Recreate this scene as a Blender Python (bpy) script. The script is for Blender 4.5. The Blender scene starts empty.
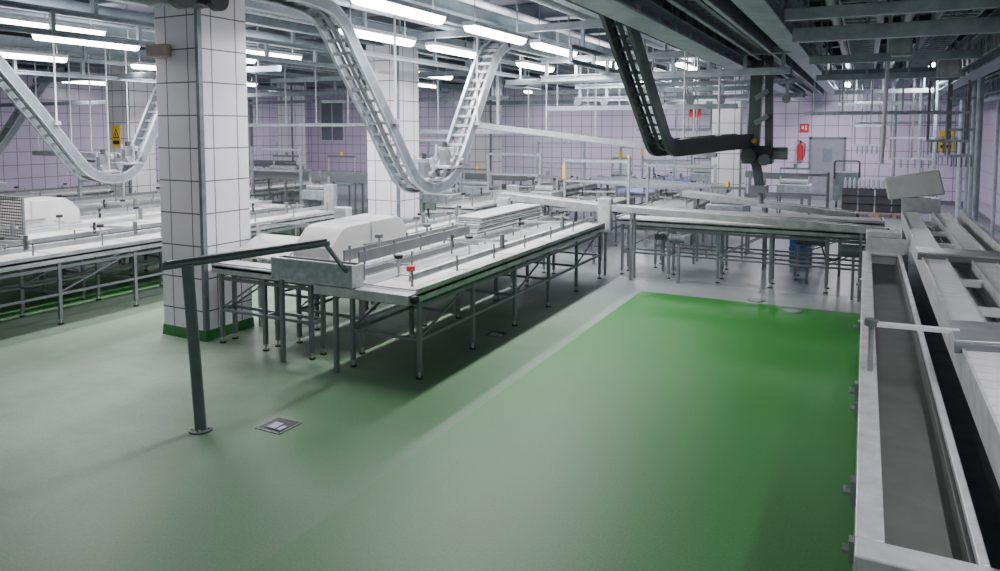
import bpy,bmesh,math,random
from mathutils import Vector,Matrix
random.seed(3)
scene=bpy.context.scene
LINK=scene.collection.objects.link
V=Vector
# ---------------------------------------------------------------- materials
def newmat(name):
    m=bpy.data.materials.new(name); m.use_nodes=True
    nt=m.node_tree; b=nt.nodes['Principled BSDF']
    return m,nt,b
def mat(name,colr,rough=.5,metal=0,noise=.12,scale=6,emis=None,es=0,wear=0):
    m,nt,b=newmat(name)
    b.inputs['Roughness'].default_value=rough
    b.inputs['Metallic'].default_value=metal
    tc=nt.nodes.new('ShaderNodeTexCoord')
    n=nt.nodes.new('ShaderNodeTexNoise'); n.inputs['Scale'].default_value=scale; n.inputs['Detail'].default_value=6; n.inputs['Roughness'].default_value=.62
    nt.links.new(tc.outputs['Object'],n.inputs['Vector'])
    rp=nt.nodes.new('ShaderNodeMapRange'); rp.inputs[1].default_value=.3; rp.inputs[2].default_value=.7
    nt.links.new(n.outputs['Fac'],rp.inputs[0])
    cr=nt.nodes.new('ShaderNodeMix'); cr.data_type='RGBA'
    c=V(colr)
    cr.inputs['A'].default_value=(*(c*(1-noise)),1); cr.inputs['B'].default_value=(*[min(1,x) for x in c*(1+noise)],1)
    nt.links.new(rp.outputs[0],cr.inputs['Factor'])
    nt.links.new(cr.outputs['Result'],b.inputs['Base Color'])
    if emis:
        b.inputs['Emission Color'].default_value=(*emis,1); b.inputs['Emission Strength'].default_value=es
    return m
STEEL=mat('stainless_steel',(.50,.52,.53),.34,.5,noise=.28)
STEELD=mat('dull_steel',(.20,.22,.23),.45,.4)
GALV=mat('galvanised_steel',(.38,.43,.46),.5,.25,noise=.28,scale=14)
PAINTG=mat('grey_painted_steel',(.22,.27,.30),.5,.1,noise=.2)
DARK=mat('dark_painted_steel',(.04,.05,.05),.45,.2)
RAILW=mat('light_grey_track_paint',(.52,.56,.58),.4,.15,noise=.2)
TRK=mat('blue_grey_track_steel',(.36,.41,.44),.38,.3,noise=.25)
TRKD=mat('dark_track_edge',(.17,.20,.22),.42,.3,noise=.25)
BELT=mat('white_belt',(.62,.62,.57),.45,0,noise=.22,scale=3)
BELTG=mat('grey_belt',(.30,.32,.32),.5,0,noise=.25,scale=5)
HOOD=mat('pale_grey_cover',(.57,.58,.56),.42,.05,noise=.12,scale=3)
BLACK=mat('black_rubber',(.02,.02,.022),.5)
RED=mat('red_paint',(.6,.03,.03),.4)
YEL=mat('yellow_paint',(.85,.6,.04),.45)
BLUE=mat('blue_plastic',(.05,.16,.5),.4)
WHITE=mat('white_paint',(.7,.7,.72),.5)
GREEN=mat('green_resin',(.025,.18,.04),.35)
CEIL=mat('ceiling_paint',(.24,.24,.30),.8,noise=.3,scale=1.5)
GLASS=mat('window_glass_grey',(.22,.24,.30),.2)
DOORM=mat('grey_door_paint',(.28,.29,.34),.5)
LAMP=mat('lamp_diffuser',(1,1,1),.5,emis=(1,.98,1),es=24)
BROWN=mat('brown_cardboard',(.34,.27,.20),.8)
BEIGE=mat('beige_box',(.42,.35,.29),.7)
TROUGH=mat('trough_panel_dark_grey',(.15,.155,.145),.5,.1,noise=.15)
PD=mat('dark_grey_joist',(.13,.155,.175),.55,.1,noise=.2)
GB=mat('blue_grey_girder_steel',(.38,.44,.48),.45,.15,noise=.25)
GD=mat('girder_web_plate',(.17,.20,.22),.5,.2,noise=.25)
def tilemat(name,sx,sz,colr,grout,off=(0,0,0),w=.022):
    m,nt,b=newmat(name); L=nt.links.new
    tc=nt.nodes.new('ShaderNodeTexCoord'); ge=nt.nodes.new('ShaderNodeNewGeometry')
    s1=nt.nodes.new('ShaderNodeSeparateXYZ'); s2=nt.nodes.new('ShaderNodeSeparateXYZ')
    L(tc.outputs['Object'],s1.inputs[0]); L(ge.outputs['Normal'],s2.inputs[0])
    def math_(op,a,bv=None):
        n=nt.nodes.new('ShaderNodeMath'); n.operation=op
        for i,x in enumerate((a,bv)):
            if x is None: continue
            if isinstance(x,(int,float)): n.inputs[i].default_value=x
            else: L(x,n.inputs[i])
        return n.outputs[0]
    masks=[]
    for i,ax in enumerate('XYZ'):
        s=sz if ax=='Z' else sx
        fr=math_('FRACT',math_('ADD',math_('DIVIDE',s1.outputs[ax],s),off[i]+100.0))
        ln=math_('LESS_THAN',fr,w/s)
        nn=math_('LESS_THAN',math_('ABSOLUTE',s2.outputs[ax]),.5)
        masks.append(math_('MULTIPLY',ln,nn))
    mk=math_('MAXIMUM',math_('MAXIMUM',masks[0],masks[1]),masks[2])
    n=nt.nodes.new('ShaderNodeTexNoise'); n.inputs['Scale'].default_value=1.3; n.inputs['Detail'].default_value=6
    L(tc.outputs['Object'],n.inputs['Vector'])
    c1=nt.nodes.new('ShaderNodeMix'); c1.data_type='RGBA'
    c1.inputs['A'].default_value=(*[x*.84 for x in colr],1); c1.inputs['B'].default_value=(*[min(1,x*1.08) for x in colr],1)
    L(n.outputs['Fac'],c1.inputs['Factor'])
    c2=nt.nodes.new('ShaderNodeMix'); c2.data_type='RGBA'
    L(mk,c2.inputs['Factor']); L(c1.outputs['Result'],c2.inputs['A']); c2.inputs['B'].default_value=(*grout,1)
    L(c2.outputs['Result'],b.inputs['Base Color'])
    r=math_('ADD',math_('MULTIPLY',mk,.5),.2); L(r,b.inputs['Roughness'])
    bp=nt.nodes.new('ShaderNodeBump'); bp.inputs['Strength'].default_value=.3; bp.inputs['Distance'].default_value=.006; bp.invert=True
    L(mk,bp.inputs['Height']); L(bp.outputs['Normal'],b.inputs['Normal'])
    return m
TILEW=tilemat('wall_tiles',.42,.42,(.70,.62,.80),(.24,.21,.30),w=.023)
TILEC=tilemat('column_tiles',.35,.37,(.82,.79,.85),(.09,.09,.11),off=(.5,.5,.1),w=.014)
def floormat():
    m,nt,b=newmat('green_resin_floor'); L=nt.links.new
    tc=nt.nodes.new('ShaderNodeTexCoord'); sp=nt.nodes.new('ShaderNodeSeparateXYZ')
    def noise(s,d,r):
        wn=nt.nodes.new('ShaderNodeTexNoise'); wn.inputs['Scale'].default_value=s; wn.inputs['Detail'].default_value=d; wn.inputs['Roughness'].default_value=r
        L(tc.outputs['Object'],wn.inputs['Vector']); return wn.outputs['Fac']
    N=noise(.7,8,.6); N2=noise(2.6,9,.7); F=noise(60,2,.5)
    L(tc.outputs['Object'],sp.inputs[0])
    def mr(src,a,bb,c=0,d=1):
        n=nt.nodes.new('ShaderNodeMapRange'); n.interpolation_type='SMOOTHSTEP'
        L(src,n.inputs[0])
        for i,x in zip((1,2,3,4),(a,bb,c,d)): n.inputs[i].default_value=x
        return n.outputs[0]
    def mm(op,a,bv):
        n=nt.nodes.new('ShaderNodeMath'); n.operation=op
        for i,x in enumerate((a,bv)):
            if isinstance(x,(int,float)): n.inputs[i].default_value=x
            else: L(x,n.inputs[i])
        return n.outputs[0]
    def mix(f,a,c):
        n=nt.nodes.new('ShaderNodeMix'); n.data_type='RGBA'
        L(f,n.inputs['Factor'])
        for k,x in (('A',a),('B',c)):
            if isinstance(x,tuple): n.inputs[k].default_value=(*x,1)
            else: L(x,n.inputs[k])
        return n.outputs['Result']
    X=sp.outputs['X'];Y=sp.outputs['Y']
    fresh_haze=mm('MULTIPLY',mr(X,-2.93,-2.90),mr(Y,10.40,10.37))
    fresh_haze=mm('MULTIPLY',fresh_haze,mr(Y,3.0,7.2,.42,1))  # fade toward the camera paints reflective haze into the patch colour
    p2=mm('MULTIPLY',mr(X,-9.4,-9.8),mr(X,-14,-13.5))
    fresh_haze=mm('MAXIMUM',fresh_haze,mm('MULTIPLY',p2,.8))
    old=mix(mr(N,.35,.65),(.17,.25,.17),(.26,.335,.255))
    old=mix(mr(N2,.4,.75,0,.35),old,(.12,.19,.13))
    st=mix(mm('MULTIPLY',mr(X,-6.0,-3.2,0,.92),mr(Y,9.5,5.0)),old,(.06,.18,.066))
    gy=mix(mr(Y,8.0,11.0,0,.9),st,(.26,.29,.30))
    br=mix(fresh_haze,gy,mix(N2,(.020,.18,.022),(.030,.205,.030)))
    sc=nt.nodes.new('ShaderNodeVectorMath'); sc.operation='SCALE'; L(br,sc.inputs[0]); L(mr(F,.3,.7,.88,1.08),sc.inputs['Scale'])
    L(sc.outputs[0],b.inputs['Base Color'])
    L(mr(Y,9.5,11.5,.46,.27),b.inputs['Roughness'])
    b.inputs['Specular IOR Level'].default_value=.3
    bp=nt.nodes.new('ShaderNodeBump'); bp.inputs['Strength'].default_value=.15; bp.inputs['Distance'].default_value=.004
    L(F,bp.inputs['Height']); L(bp.outputs['Normal'],b.inputs['Normal'])
    return m
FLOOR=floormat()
# ---------------------------------------------------------------- mesh builder
class MB:
    def __init__(s): s.v=[];s.f=[];s.mi=[];s.mats=[]
    def m(s,mt):
        if mt not in s.mats: s.mats.append(mt)
        return s.mats.index(mt)
    def add(s,vs,fs,mt):
        o=len(s.v); s.v+=[V(p) for p in vs]; k=s.m(mt)
        for f in fs: s.f.append([i+o for i in f]); s.mi.append(k)
        return s
    def box(s,a,b,mt):
        x0,y0,z0=[min(a[i],b[i]) for i in range(3)]; x1,y1,z1=[max(a[i],b[i]) for i in range(3)]
        return s.add([(x0,y0,z0),(x1,y0,z0),(x1,y1,z0),(x0,y1,z0),(x0,y0,z1),(x1,y0,z1),(x1,y1,z1),(x0,y1,z1)],
          [(0,3,2,1),(4,5,6,7),(0,1,5,4),(1,2,6,5),(2,3,7,6),(3,0,4,7)],mt)
    def frame(s,p0,p1,side=None):
        t=(V(p1)-V(p0)).normalized()
        if side is None:
            side=V((0,0,1)).cross(t)
            if side.length<1e-3: side=V((1,0,0))
        side=V(side); side=(side-t*side.dot(t)).normalized()
        return t,side,t.cross(side)
    def beam(s,p0,p1,w,h,mt,side=None):
        t,a,n=s.frame(p0,p1,side); p0=V(p0);p1=V(p1)
        q=[p+a*sx*w/2+n*sz*h/2 for p in (p0,p1) for sx,sz in ((-1,-1),(1,-1),(1,1),(-1,1))]
        return s.add(q,[(0,3,2,1),(4,5,6,7),(0,1,5,4),(1,2,6,5),(2,3,7,6),(3,0,4,7)],mt)
    def cyl(s,p0,p1,r,mt,n=12,r2=None):
        if r2 is None: r2=r
        t,a,b=s.frame(p0,p1); vs=[]
        for p,rr in ((V(p0),r),(V(p1),r2)):
            for i in range(n):
                an=2*math.pi*i/n; vs.append(p+a*math.cos(an)*rr+b*math.sin(an)*rr)
        fs=[(i,(i+1)%n,n+(i+1)%n,n+i) for i in range(n)]+[tuple(range(n))[::-1],tuple(range(n,2*n))]
        return s.add(vs,fs,mt)
    def ibeam(s,p0,p1,w,h,mt,th=.02):
        t,a,n=s.frame(p0,p1); p0=V(p0);p1=V(p1)
        s.beam(p0+n*(h/2-th/2),p1+n*(h/2-th/2),w,th,mt); s.beam(p0-n*(h/2-th/2),p1-n*(h/2-th/2),w,th,mt)
        s.beam(p0,p1,th*.8,h-2*th,mt); return s
    def prism(s,poly,axis,a,b,mt):
        n=len(poly); vs=[]
        for c in (a,b):
            for u,w in poly:
                vs.append({'x':(c,u,w),'y':(u,c,w),'z':(u,w,c)}[axis])
        fs=[(i,(i+1)%n,n+(i+1)%n,n+i) for i in range(n)]+[tuple(range(n))[::-1],tuple(range(n,2*n))]
        return s.add(vs,fs,mt)
    def sweep(s,path,side,w,h,mt,os=0,on=0):
        side=V(side).normalized(); P=[V(p) for p in path]; vs=[]
        for i,p in enumerate(P):
            t=(P[min(i+1,len(P)-1)]-P[max(i-1,0)]).normalized(); n=side.cross(t).normalized()
            for sx,sz in ((-1,-1),(1,-1),(1,1),(-1,1)):
                vs.append(p+side*(os+sx*w/2)+n*(on+sz*h/2))
        fs=[]
        for i in range(len(P)-1):
            for k in range(4): fs.append((i*4+k,i*4+(k+1)%4,(i+1)*4+(k+1)%4,(i+1)*4+k))
        e=(len(P)-1)*4; fs+=[(3,2,1,0),(e,e+1,e+2,e+3)]
        return s.add(vs,fs,mt)
    def tube(s,path,r,mt,n=10):
        P=[V(p) for p in path]; vs=[]; a=None
        for i,p in enumerate(P):
            t=(P[min(i+1,len(P)-1)]-P[max(i-1,0)]).normalized()
            if a is None:
                a=V((0,0,1)).cross(t)
                if a.length<.01: a=V((1,0,0))
            a=(a-t*a.dot(t)).normalized(); b=t.cross(a)
            for k in range(n):
                an=2*math.pi*k/n; vs.append(p+a*math.cos(an)*r+b*math.sin(an)*r)
        fs=[]
        for i in range(len(P)-1):
            for k in range(n): fs.append((i*n+k,i*n+(k+1)%n,(i+1)*n+(k+1)%n,(i+1)*n+k))
        e=(len(P)-1)*n; fs+=[tuple(range(n))[::-1],tuple(range(e,e+n))]
        return s.add(vs,fs,mt)
    def obj(s,name,parent=None,bevel=0,label=None,cat=None,group=None,kind=None,origin=None):
        org=V(origin) if origin is not None else V((0,0,0))
        base=V(org)
        if parent is not None: base=V(parent['_o'])
        me=bpy.data.meshes.new(name); me.from_pydata([tuple(p-base) for p in s.v],[],s.f)
        for mt in s.mats: me.materials.append(mt)
        for p,k in zip(me.polygons,s.mi): p.material_index=k; p.use_smooth=True
        bm=bmesh.new(); bm.from_mesh(me); bmesh.ops.recalc_face_normals(bm,faces=bm.faces); bm.to_mesh(me); bm.free()
        me.set_sharp_from_angle(angle=.65)
        o=bpy.data.objects.new(name,me); LINK(o)
        if parent is not None: o.parent=parent
        else: o.location=org
        if bevel:
            md=o.modifiers.new('b','BEVEL'); md.width=bevel; md.segments=2; md.limit_method='ANGLE'; md.angle_limit=.7
        if label: o['label']=label
        if cat: o['category']=cat
        if group: o['group']=group
        if kind: o['kind']=kind
        return o
def thing(name,loc,label,cat,group=None):
    e=bpy.data.objects.new(name,None); e.location=loc; e.empty_display_size=.2; LINK(e)
    e['label']=label; e['category']=cat; e['_o']=list(loc)
    if group: e['group']=group
    return e
def clone(root,off,rz=0):
    def cp(o,par):
        c=o.copy(); LINK(c)
        if par is not None: c.parent=par
        for ch in o.children: cp(ch,c)
        return c
    r=cp(root,None); r.location=root.location+V(off); r.rotation_euler=(0,0,rz)
    return r
def smooth(pts,k=6):
    P=[V(p) for p in pts]; out=[]
    for i in range(len(P)-1):
        p0=P[max(i-1,0)];p1=P[i];p2=P[i+1];p3=P[min(i+2,len(P)-1)]
        for j in range(k):
            t=j/k
            out.append(.5*((2*p1)+(p2-p0)*t+(2*p0-5*p1+4*p2-p3)*t*t+(3*p1-p0-3*p2+p3)*t**3))
    out.append(P[-1]); return out
def fillet(pts,r,k=7):
    P=[V(p) for p in pts]; out=[P[0]]
    for i in range(1,len(P)-1):
        a=(P[i-1]-P[i]);b=(P[i+1]-P[i]); ra=min(r,a.length*.48);rb=min(r,b.length*.48); m=min(ra,rb)
        A=P[i]+a.normalized()*m; B=P[i]+b.normalized()*m
        for j in range(k+1):
            t=j/k; out.append(A*(1-t)**2+P[i]*2*t*(1-t)+B*t*t)
    out.append(P[-1]); return out
def resample(P,step):
    out=[P[0]];acc=0
    for a,b in zip(P,P[1:]):
        L=(b-a).length; d=step-acc
        while d<=L and L>0:
            out.append(a+(b-a)*d/L); d+=step
        acc=(acc+L)%step
    return out
# ---------------------------------------------------------------- room
CH=4.4; XL=-24; XR=2.9; YB=27
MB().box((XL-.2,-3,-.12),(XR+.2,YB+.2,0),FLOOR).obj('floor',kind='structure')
MB().box((XL-.2,-1,CH),(XR+.2,YB+.2,CH+.15),CEIL).obj('ceiling',kind='structure')
MB().box((XL,YB,0),(XR,YB+.2,CH),TILEW).obj('wall_back',kind='structure')
MB().box((XL-.2,-1,0),(XL,YB+.2,CH),TILEW).obj('wall_left',kind='structure')
MB().box((XR,-1,0),(XR+.2,YB+.2,CH),TILEW).obj('wall_right',kind='structure')
MB().box((XL,YB-.03,0),(XR,YB,.12),STEELD).obj('baseboard_back',kind='structure')
MB().box((XL,-1,0),(XL+.03,YB-.03,.12),STEELD).obj('baseboard_left',kind='structure')
MB().box((XR-.03,-1,0),(XR,YB-.03,.12),STEELD).obj('baseboard_right',kind='structure')
d=MB(); d.box((-1.65,YB-.06,0),(-.65,YB-.01,2.08),DOORM); d.box((-1.72,YB-.08,0),(-1.65,YB-.005,2.15),STEELD); d.box((-.65,YB-.08,0),(-.58,YB-.005,2.15),STEELD); d.box((-1.72,YB-.08,2.08),(-.58,YB-.005,2.15),STEELD)
d.box((-1.3,YB-.065,1.3),(-1.0,YB-.055,1.75),GLASS); d.cyl((-.75,YB-.12,1.0),(-.75,YB-.06,1.0),.02,STEEL)
d.obj('door_1',kind='structure')
def window(n,axis,c,z0,z1,w):
    b=MB()
    if axis=='y':
        x0,x1=c-w/2,c+w/2
        b.box((x0,YB-.02,z0),(x1,YB-.005,z1),GLASS)
        for a,bb in (((x0-.06,z0-.06),(x1+.06,z0)),((x0-.06,z1),(x1+.06,z1+.06)),((x0-.06,z0),(x0,z1)),((x1,z0),(x1+.06,z1)),((c-.02,z0),(c+.02,z1))):
            b.box((a[0],YB-.05,a[1]),(bb[0],YB-.003,bb[1]),WHITE)
    else:
        y0,y1=c-w/2,c+w/2
        b.box((XL+.005,y0,z0),(XL+.02,y1,z1),GLASS)
        for a,bb in (((y0-.06,z0-.06),(y1+.06,z0)),((y0-.06,z1),(y1+.06,z1+.06)),((y0-.06,z0),(y0,z1)),((y1,z0),(y1+.06,z1)),((c-.02,z0),(c+.02,z1))):
            b.box((XL+.003,a[0],a[1]),(XL+.05,bb[0],bb[1]),WHITE)
    b.obj('window_%d'%n,kind='structure')
window(1,'x',25.6,1.9,3.7,1.6); window(2,'y',-22.6,1.9,3.7,1.3)
b=MB(); b.box((XL+.005,21.6,0),(XL+.03,23.2,3.6),DOORM); b.box((XL+.003,21.5,0),(XL+.07,21.6,3.7),STEELD); b.box((XL+.003,23.2,0),(XL+.07,23.3,3.7),STEELD); b.box((XL+.003,21.5,3.6),(XL+.07,23.3,3.7),STEELD); b.obj('door_2',kind='structure')
# ---------------------------------------------------------------- columns
def column(cx,cy,w=.7,label='square column clad in white tiles with dark grout'):
    t=thing('tiled_column',(cx,cy,0),label,'column')
    h=w/2
    MB().box((cx-h,cy-h,0.0),(cx+h,cy+h,CH),TILEC).obj('tiled_shaft',t,bevel=.01)
    g=MB(); a,c=h+.012,h+.006
    vs=[(cx-a,cy-a,0),(cx+a,cy-a,0),(cx+a,cy+a,0),(cx-a,cy+a,0),(cx-c,cy-c,.12),(cx+c,cy-c,.12),(cx+c,cy+c,.12),(cx-c,cy+c,.12)]
    g.add(vs,[(0,1,5,4),(1,2,6,5),(2,3,7,6),(3,0,4,7),(4,5,6,7),(3,2,1,0)],GREEN)
    g.obj('green_skirting',t)
    k=MB(); k.box((cx+h-.04,cy-h-.006,.12),(cx+h+.006,cy-h,CH),TRKD); k.box((cx+h,cy-h,.12),(cx+h+.006,cy-h+.05,CH),TRKD); k.obj('corner_strip',t)
    return t
COLS=[(-6.95,6.0),(-8.0,11.3),(-15.5,11.3),(-10.1,19.0),(-19.2,20.6),(-3.0,18.4),(-14.2,19.4)]
for c in COLS: column(*c)
MB().box((-7.33,5.55,3.22),(-7.02,5.645,3.36),BEIGE).obj('junction_box',bevel=.01,label='small beige box fixed high on the tiled column',cat='box')
# ---------------------------------------------------------------- lamps
def lamp(x,y,z,L=1.5,wide=.19):
    t=thing('fluorescent_lamp',(x,y,z),'lit white fluorescent ceiling lamp with long diffuser','lamp','fluorescent ceiling lamps')
    MB().box((x-wide/2,y-L/2,z+.05),(x+wide/2,y+L/2,z+.10),WHITE).obj('housing',t,bevel=.006)
    poly=[(x-wide*.45,z+.05),(x-wide*.35,z),(x-wide*.15,z-.025),(x+wide*.15,z-.025),(x+wide*.35,z),(x+wide*.45,z+.05)]
    MB().prism(poly,'y',y-L/2+.02,y+L/2-.02,LAMP).obj('diffuser',t)
    for k in(-.4,.4): MB().cyl((x,y+k*L,z+.10),(x,y+k*L,CH),.008,STEELD,6).obj('hanger_rod',t)
    return t
LD=bpy.data.lights.new('tube_light','AREA'); LD.shape='RECTANGLE'; LD.size=.2; LD.size_y=1.4; LD.energy=80; LD.color=(.985,.945,1.0)
LU=bpy.data.lights.new('tube_light_up','AREA'); LU.shape='RECTANGLE'; LU.size=.2; LU.size_y=1.4; LU.energy=15; LU.color=(.95,.94,1.0)
first=None; lamps=[(-4.3,6.25),(-4.3,8.4),(-4.3,10.35),(-4.3,13),(-5.8,7.9),(-5.8,9.9),(-5.8,13),
 (-8.8,5.3),(-8.8,8.9),(-9.75,6.5),(-9.75,8.8),(-12.6,7.2),(-12.6,10),(-15,14),(-18,12),(-21,17),(-21,22),(-17.5,23.5),
 (-8.8,14),(-12.3,19),(-5.8,20),(-11,24.5),(-3.55,16),(-.55,20),(-.55,24.5),(1.25,18.5),(-2.6,23),(-7,24.5),(1.2,2.6)]  # last lamp is added out of view to brighten the conveyor strips
for x,y in lamps:
    z=3.6 if y<15 else 3.75
    if first is None: first=lamp(x,y,z)
    else: clone(first,(x-lamps[0][0],y-lamps[0][1],z-3.6))
    o=bpy.data.objects.new('lamp_light',LD if y>3 else LU.copy()); o.location=(x,y,z-.04); LINK(o)
    if y<3: o.data.energy=45; continue
    o=bpy.data.objects.new('lamp_light_up',LU); o.location=(x,y,z+.12); o.rotation_euler=(math.pi,0,0); LINK(o)
# ---------------------------------------------------------------- tables
def table(x0,x1,y0,y1,z,label,nleg=5,rails=True,belt=BELT,knobs=True,name='processing_table',brace=True,group=None,clamps=0):
    t=thing(name,((x0+x1)/2,(y0+y1)/2,0),label,'table',group)
    b=MB(); b.box((x0,y0,z-.05),(x1,y1,z-.015),STEEL)
    b.box((x0,y0,z-.10),(x0+.03,y1,z+.03),STEEL); b.box((x1-.03,y0,z-.10),(x1,y1,z+.03),STEEL)
    b.box((x0+.03,y0,z-.10),(x1-.03,y0+.03,z),STEEL); b.box((x0+.03,y1-.03,z-.10),(x1-.03,y1,z),STEEL)
    b.obj('table_frame',t,bevel=.005)
    longy=(y1-y0)>(x1-x0)
    s=MB(); s.box((x0+.05,y0+.04,z-.015),(x1-.05,y1-.04,z+.012),belt)
    if longy and belt is BELT:
        s.box((x0+.09,y0+.04,z+.012),(x0+.34,y1-.04,z+.018),BELTG)
        n=int((y1-y0)/1.0)
        for i in range(1,n): s.box((x0+.36,y0+i*(y1-y0)/n-.01,z+.012),(x1-.06,y0+i*(y1-y0)/n+.01,z+.016),STEELD)
    s.obj('work_surface',t,bevel=.003)
    ps=[]
    for i in range(nleg):
        f=i/(nleg-1)
        if longy:
            y=y0+.1+(y1-y0-.2)*f; ps+=[(x0+.05,y),(x1-.05,y)]
        else:
            x=x0+.1+(x1-x0-.2)*f; ps+=[(x,y0+.05),(x,y1-.05)]
    for x,y in ps:
        l=MB(); l.box((x-.02,y-.02,.07),(x+.02,y+.02,z-.05),STEELD); l.cyl((x,y,0),(x,y,.015),.035,BLACK,10); l.cyl((x,y,.015),(x,y,.07),.012,STEEL,8); l.obj('leg',t)
    st=MB()
    for i in range(0,len(ps),2):
        (xa,ya),(xb,yb)=ps[i],ps[i+1]; st.beam((xa,ya,.38),(xb,yb,.38),.03,.03,STEELD)
    for k in(0,1):
        xa,ya=ps[k]; xb,yb=ps[-2+k]; st.beam((xa,ya,.38),(xb,yb,.38),.03,.03,STEELD); st.beam((xa,ya,z-.16),(xb,yb,z-.16),.025,.04,STEELD)
        if brace:
            for i in range(0,len(ps)-2,4):
                xa,ya=ps[i+k]; xb,yb=ps[i+2+k]; st.beam((xa,ya,.40),(xb,yb,z-.1),.018,.018,STEELD)
    st.obj('stretcher',t)
    if rails and longy:
        for xx in (x0+.16,x1-.16):
            r=MB(); r.beam((xx,y0+.1,z+.10),(xx,y1-.1,z+.10),.012,.06,STEELD if xx<(x0+x1)/2 else STEEL)
            n=int((y1-y0)/.9)
            for i in range(n+1):
                yy=y0+.15+(y1-y0-.3)*i/n; r.cyl((xx,yy,z+.012),(xx,yy,z+.18),.012,STEELD,8)
            r.obj('guide_rail',t)
    if knobs and longy:
        n=max(2,int((y1-y0)/1.1))
        for i in range(n):
            yy=y0+.5+(y1-y0-1)*i/(n-1); xx=x0+.34
            k=MB(); k.cyl((xx,yy,z+.012),(xx,yy,z+.2),.014,STEEL,8); k.cyl((xx,yy,z+.2),(xx,yy,z+.235),.045,BLACK,12); k.beam((xx-.13,yy,z+.14),(xx+.13,yy,z+.14),.02,.02,STEEL); k.obj('clamp_knob',t)
    for i in range(clamps):
        yy=y0+.9+(y1-y0-1.6)*(i+.5)/clamps; k=MB()
        k.beam((x0+.1,yy,z+.19),(x1-.1,yy+.25,z+.19),.03,.03,STEEL); k.cyl((x1-.16,yy+.22,z+.1),(x1-.16,yy+.22,z+.27),.03,STEELD,10); k.cyl((x0+.16,yy+.02,z+.1),(x0+.16,yy+.02,z+.25),.02,BLACK,10); k.obj('cross_clamp',t)
    return t
table(-4.62,-3.72,5.62,11.1,.87,'long stainless steel table with white top on square legs',6,clamps=2)
table(-5.68,-4.70,6.0,11.1,.93,'centre conveyor table with white belt beneath the dipping track',5,rails=False,knobs=False)
table(-6.5,-5.76,6.5,11.1,.87,'stainless side table with white top beside tiled column',5,clamps=3)
table(-6.5,-5.0,5.66,5.94,.90,'narrow cross table with steel rail ending at the column',3,rails=False,knobs=False)
def hood(cx,y0,y1,z,label,w=.27,hh=.40):
    t=thing('machine_cover',(cx,(y0+y1)/2,z),label,'machine cover')
    poly=[(y0,z),(y0+.02,z+hh*.4),(y0+.22,z+hh*.88),(y0+.32,z+hh*.95),(y1-.22,z+hh),(y1-.08,z+hh*.75),(y1,z+hh*.5),(y1,z)]
    MB().prism(poly,'x',cx-w,cx+w,HOOD).obj('cover_shell',t,bevel=.008)
    h=MB(); h.cyl((cx+w+.03,y0+.6,z+.12),(cx+w+.03,y0+.9,z+.12),.012,STEELD,8); h.cyl((cx+w-.01,y0+.6,z+.12),(cx+w+.03,y0+.6,z+.12),.01,STEELD,8); h.cyl((cx+w-.01,y0+.9,z+.12),(cx+w+.03,y0+.9,z+.12),.01,STEELD,8); h.obj('handle',t)
    MB().box((cx-w-.02,y0-.02,z-.012),(cx+w+.02,y1+.02,z+.02),STEEL).obj('base_flange',t)
    MB().box((cx-w-.006,(y0+y1)/2-.01,z+.02),(cx+w+.006,(y0+y1)/2+.01,z+hh*.98),STEEL).obj('seam_strip',t)
hood(-5.40,6.05,7.55,.957,'pale grey angular sheet metal cover on the centre conveyor',.26,.38)
for x in(-4.98,-4.78):
    b=MB(); b.beam((x,6.1,1.04),(x,8.5,1.04),.02,.12,STEELD)
    for i in range(5): b.cyl((x,6.2+i*.55,.942),(x,6.2+i*.55,1.14),.014,STEELD,8)
    b.obj('guide_board',label='steel guide board standing on the centre conveyor',cat='guide rail',origin=(x,7,.942))
for x,y,h in [(-4.88,6.6,.24),(-5.5,8.3,.22),(-4.88,7.6,.24),(-5.5,9.2,.2)]:
    t=thing('hand_clamp',(x,y,.942),'steel hand clamp with dark knob on the conveyor','clamp')
    MB().cyl((x,y,.942),(x,y,.942+h),.016,STEEL,8).obj('stem',t); MB().cyl((x,y,.942+h),(x,y,.98+h),.05,STEELD,12).obj('knob',t)
t=thing('end_channel',(-4.85,5.5,0),'stainless steel channel guard at the table end','guard')
b=MB(); b.box((-5.35,5.42,.90),(-4.35,5.44,1.10),GALV); b.box((-5.35,5.44,.88),(-4.35,5.60,.90),STEEL); b.box((-5.35,5.58,.90),(-4.35,5.60,1.10),STEELD); b.box((-5.37,5.42,.88),(-5.35,5.6,1.10),STEEL); b.box((-4.35,5.42,.88),(-4.33,5.6,1.10),STEEL); b.box((-5.37,5.415,1.095),(-4.33,5.445,1.11),STEEL); b.obj('channel',t,bevel=.004)
for x in(-5.3,-4.6): MB().box((x-.02,5.48,.0),(x+.02,5.52,.88),STEELD).obj('support_leg',t)
b=MB(); b.box((-4.85,5.46,.77),(-3.72,5.60,.87),STEEL); b.cyl((-3.72,5.53,.82),(-3.66,5.53,.82),.04,BLACK); b.obj('end_roller',t,bevel=.01)
t=thing('feed_tray',(-6.1,6.2,0),'tilted white feed tray beside the tiled column','tray')
b=MB(); b.add([(-6.55,5.98,.93),(-5.75,5.98,.93),(-5.75,6.45,1.12),(-6.55,6.45,1.12),(-6.55,5.98,.95),(-5.75,5.98,.95),(-5.75,6.45,1.14),(-6.55,6.45,1.14)],[(0,3,2,1),(4,5,6,7),(0,1,5,4),(1,2,6,5),(2,3,7,6),(3,0,4,7)],BELT); b.obj('tray_plate',t)
b=MB(); b.box((-5.77,6.40,0),(-5.74,6.44,1.30),STEEL); b.box((-6.56,6.40,0),(-6.53,6.44,1.25),STEEL); b.beam((-6.54,6.42,1.25),(-5.75,6.42,1.30),.02,.02,STEEL); b.obj('tray_bracket',t)
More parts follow.
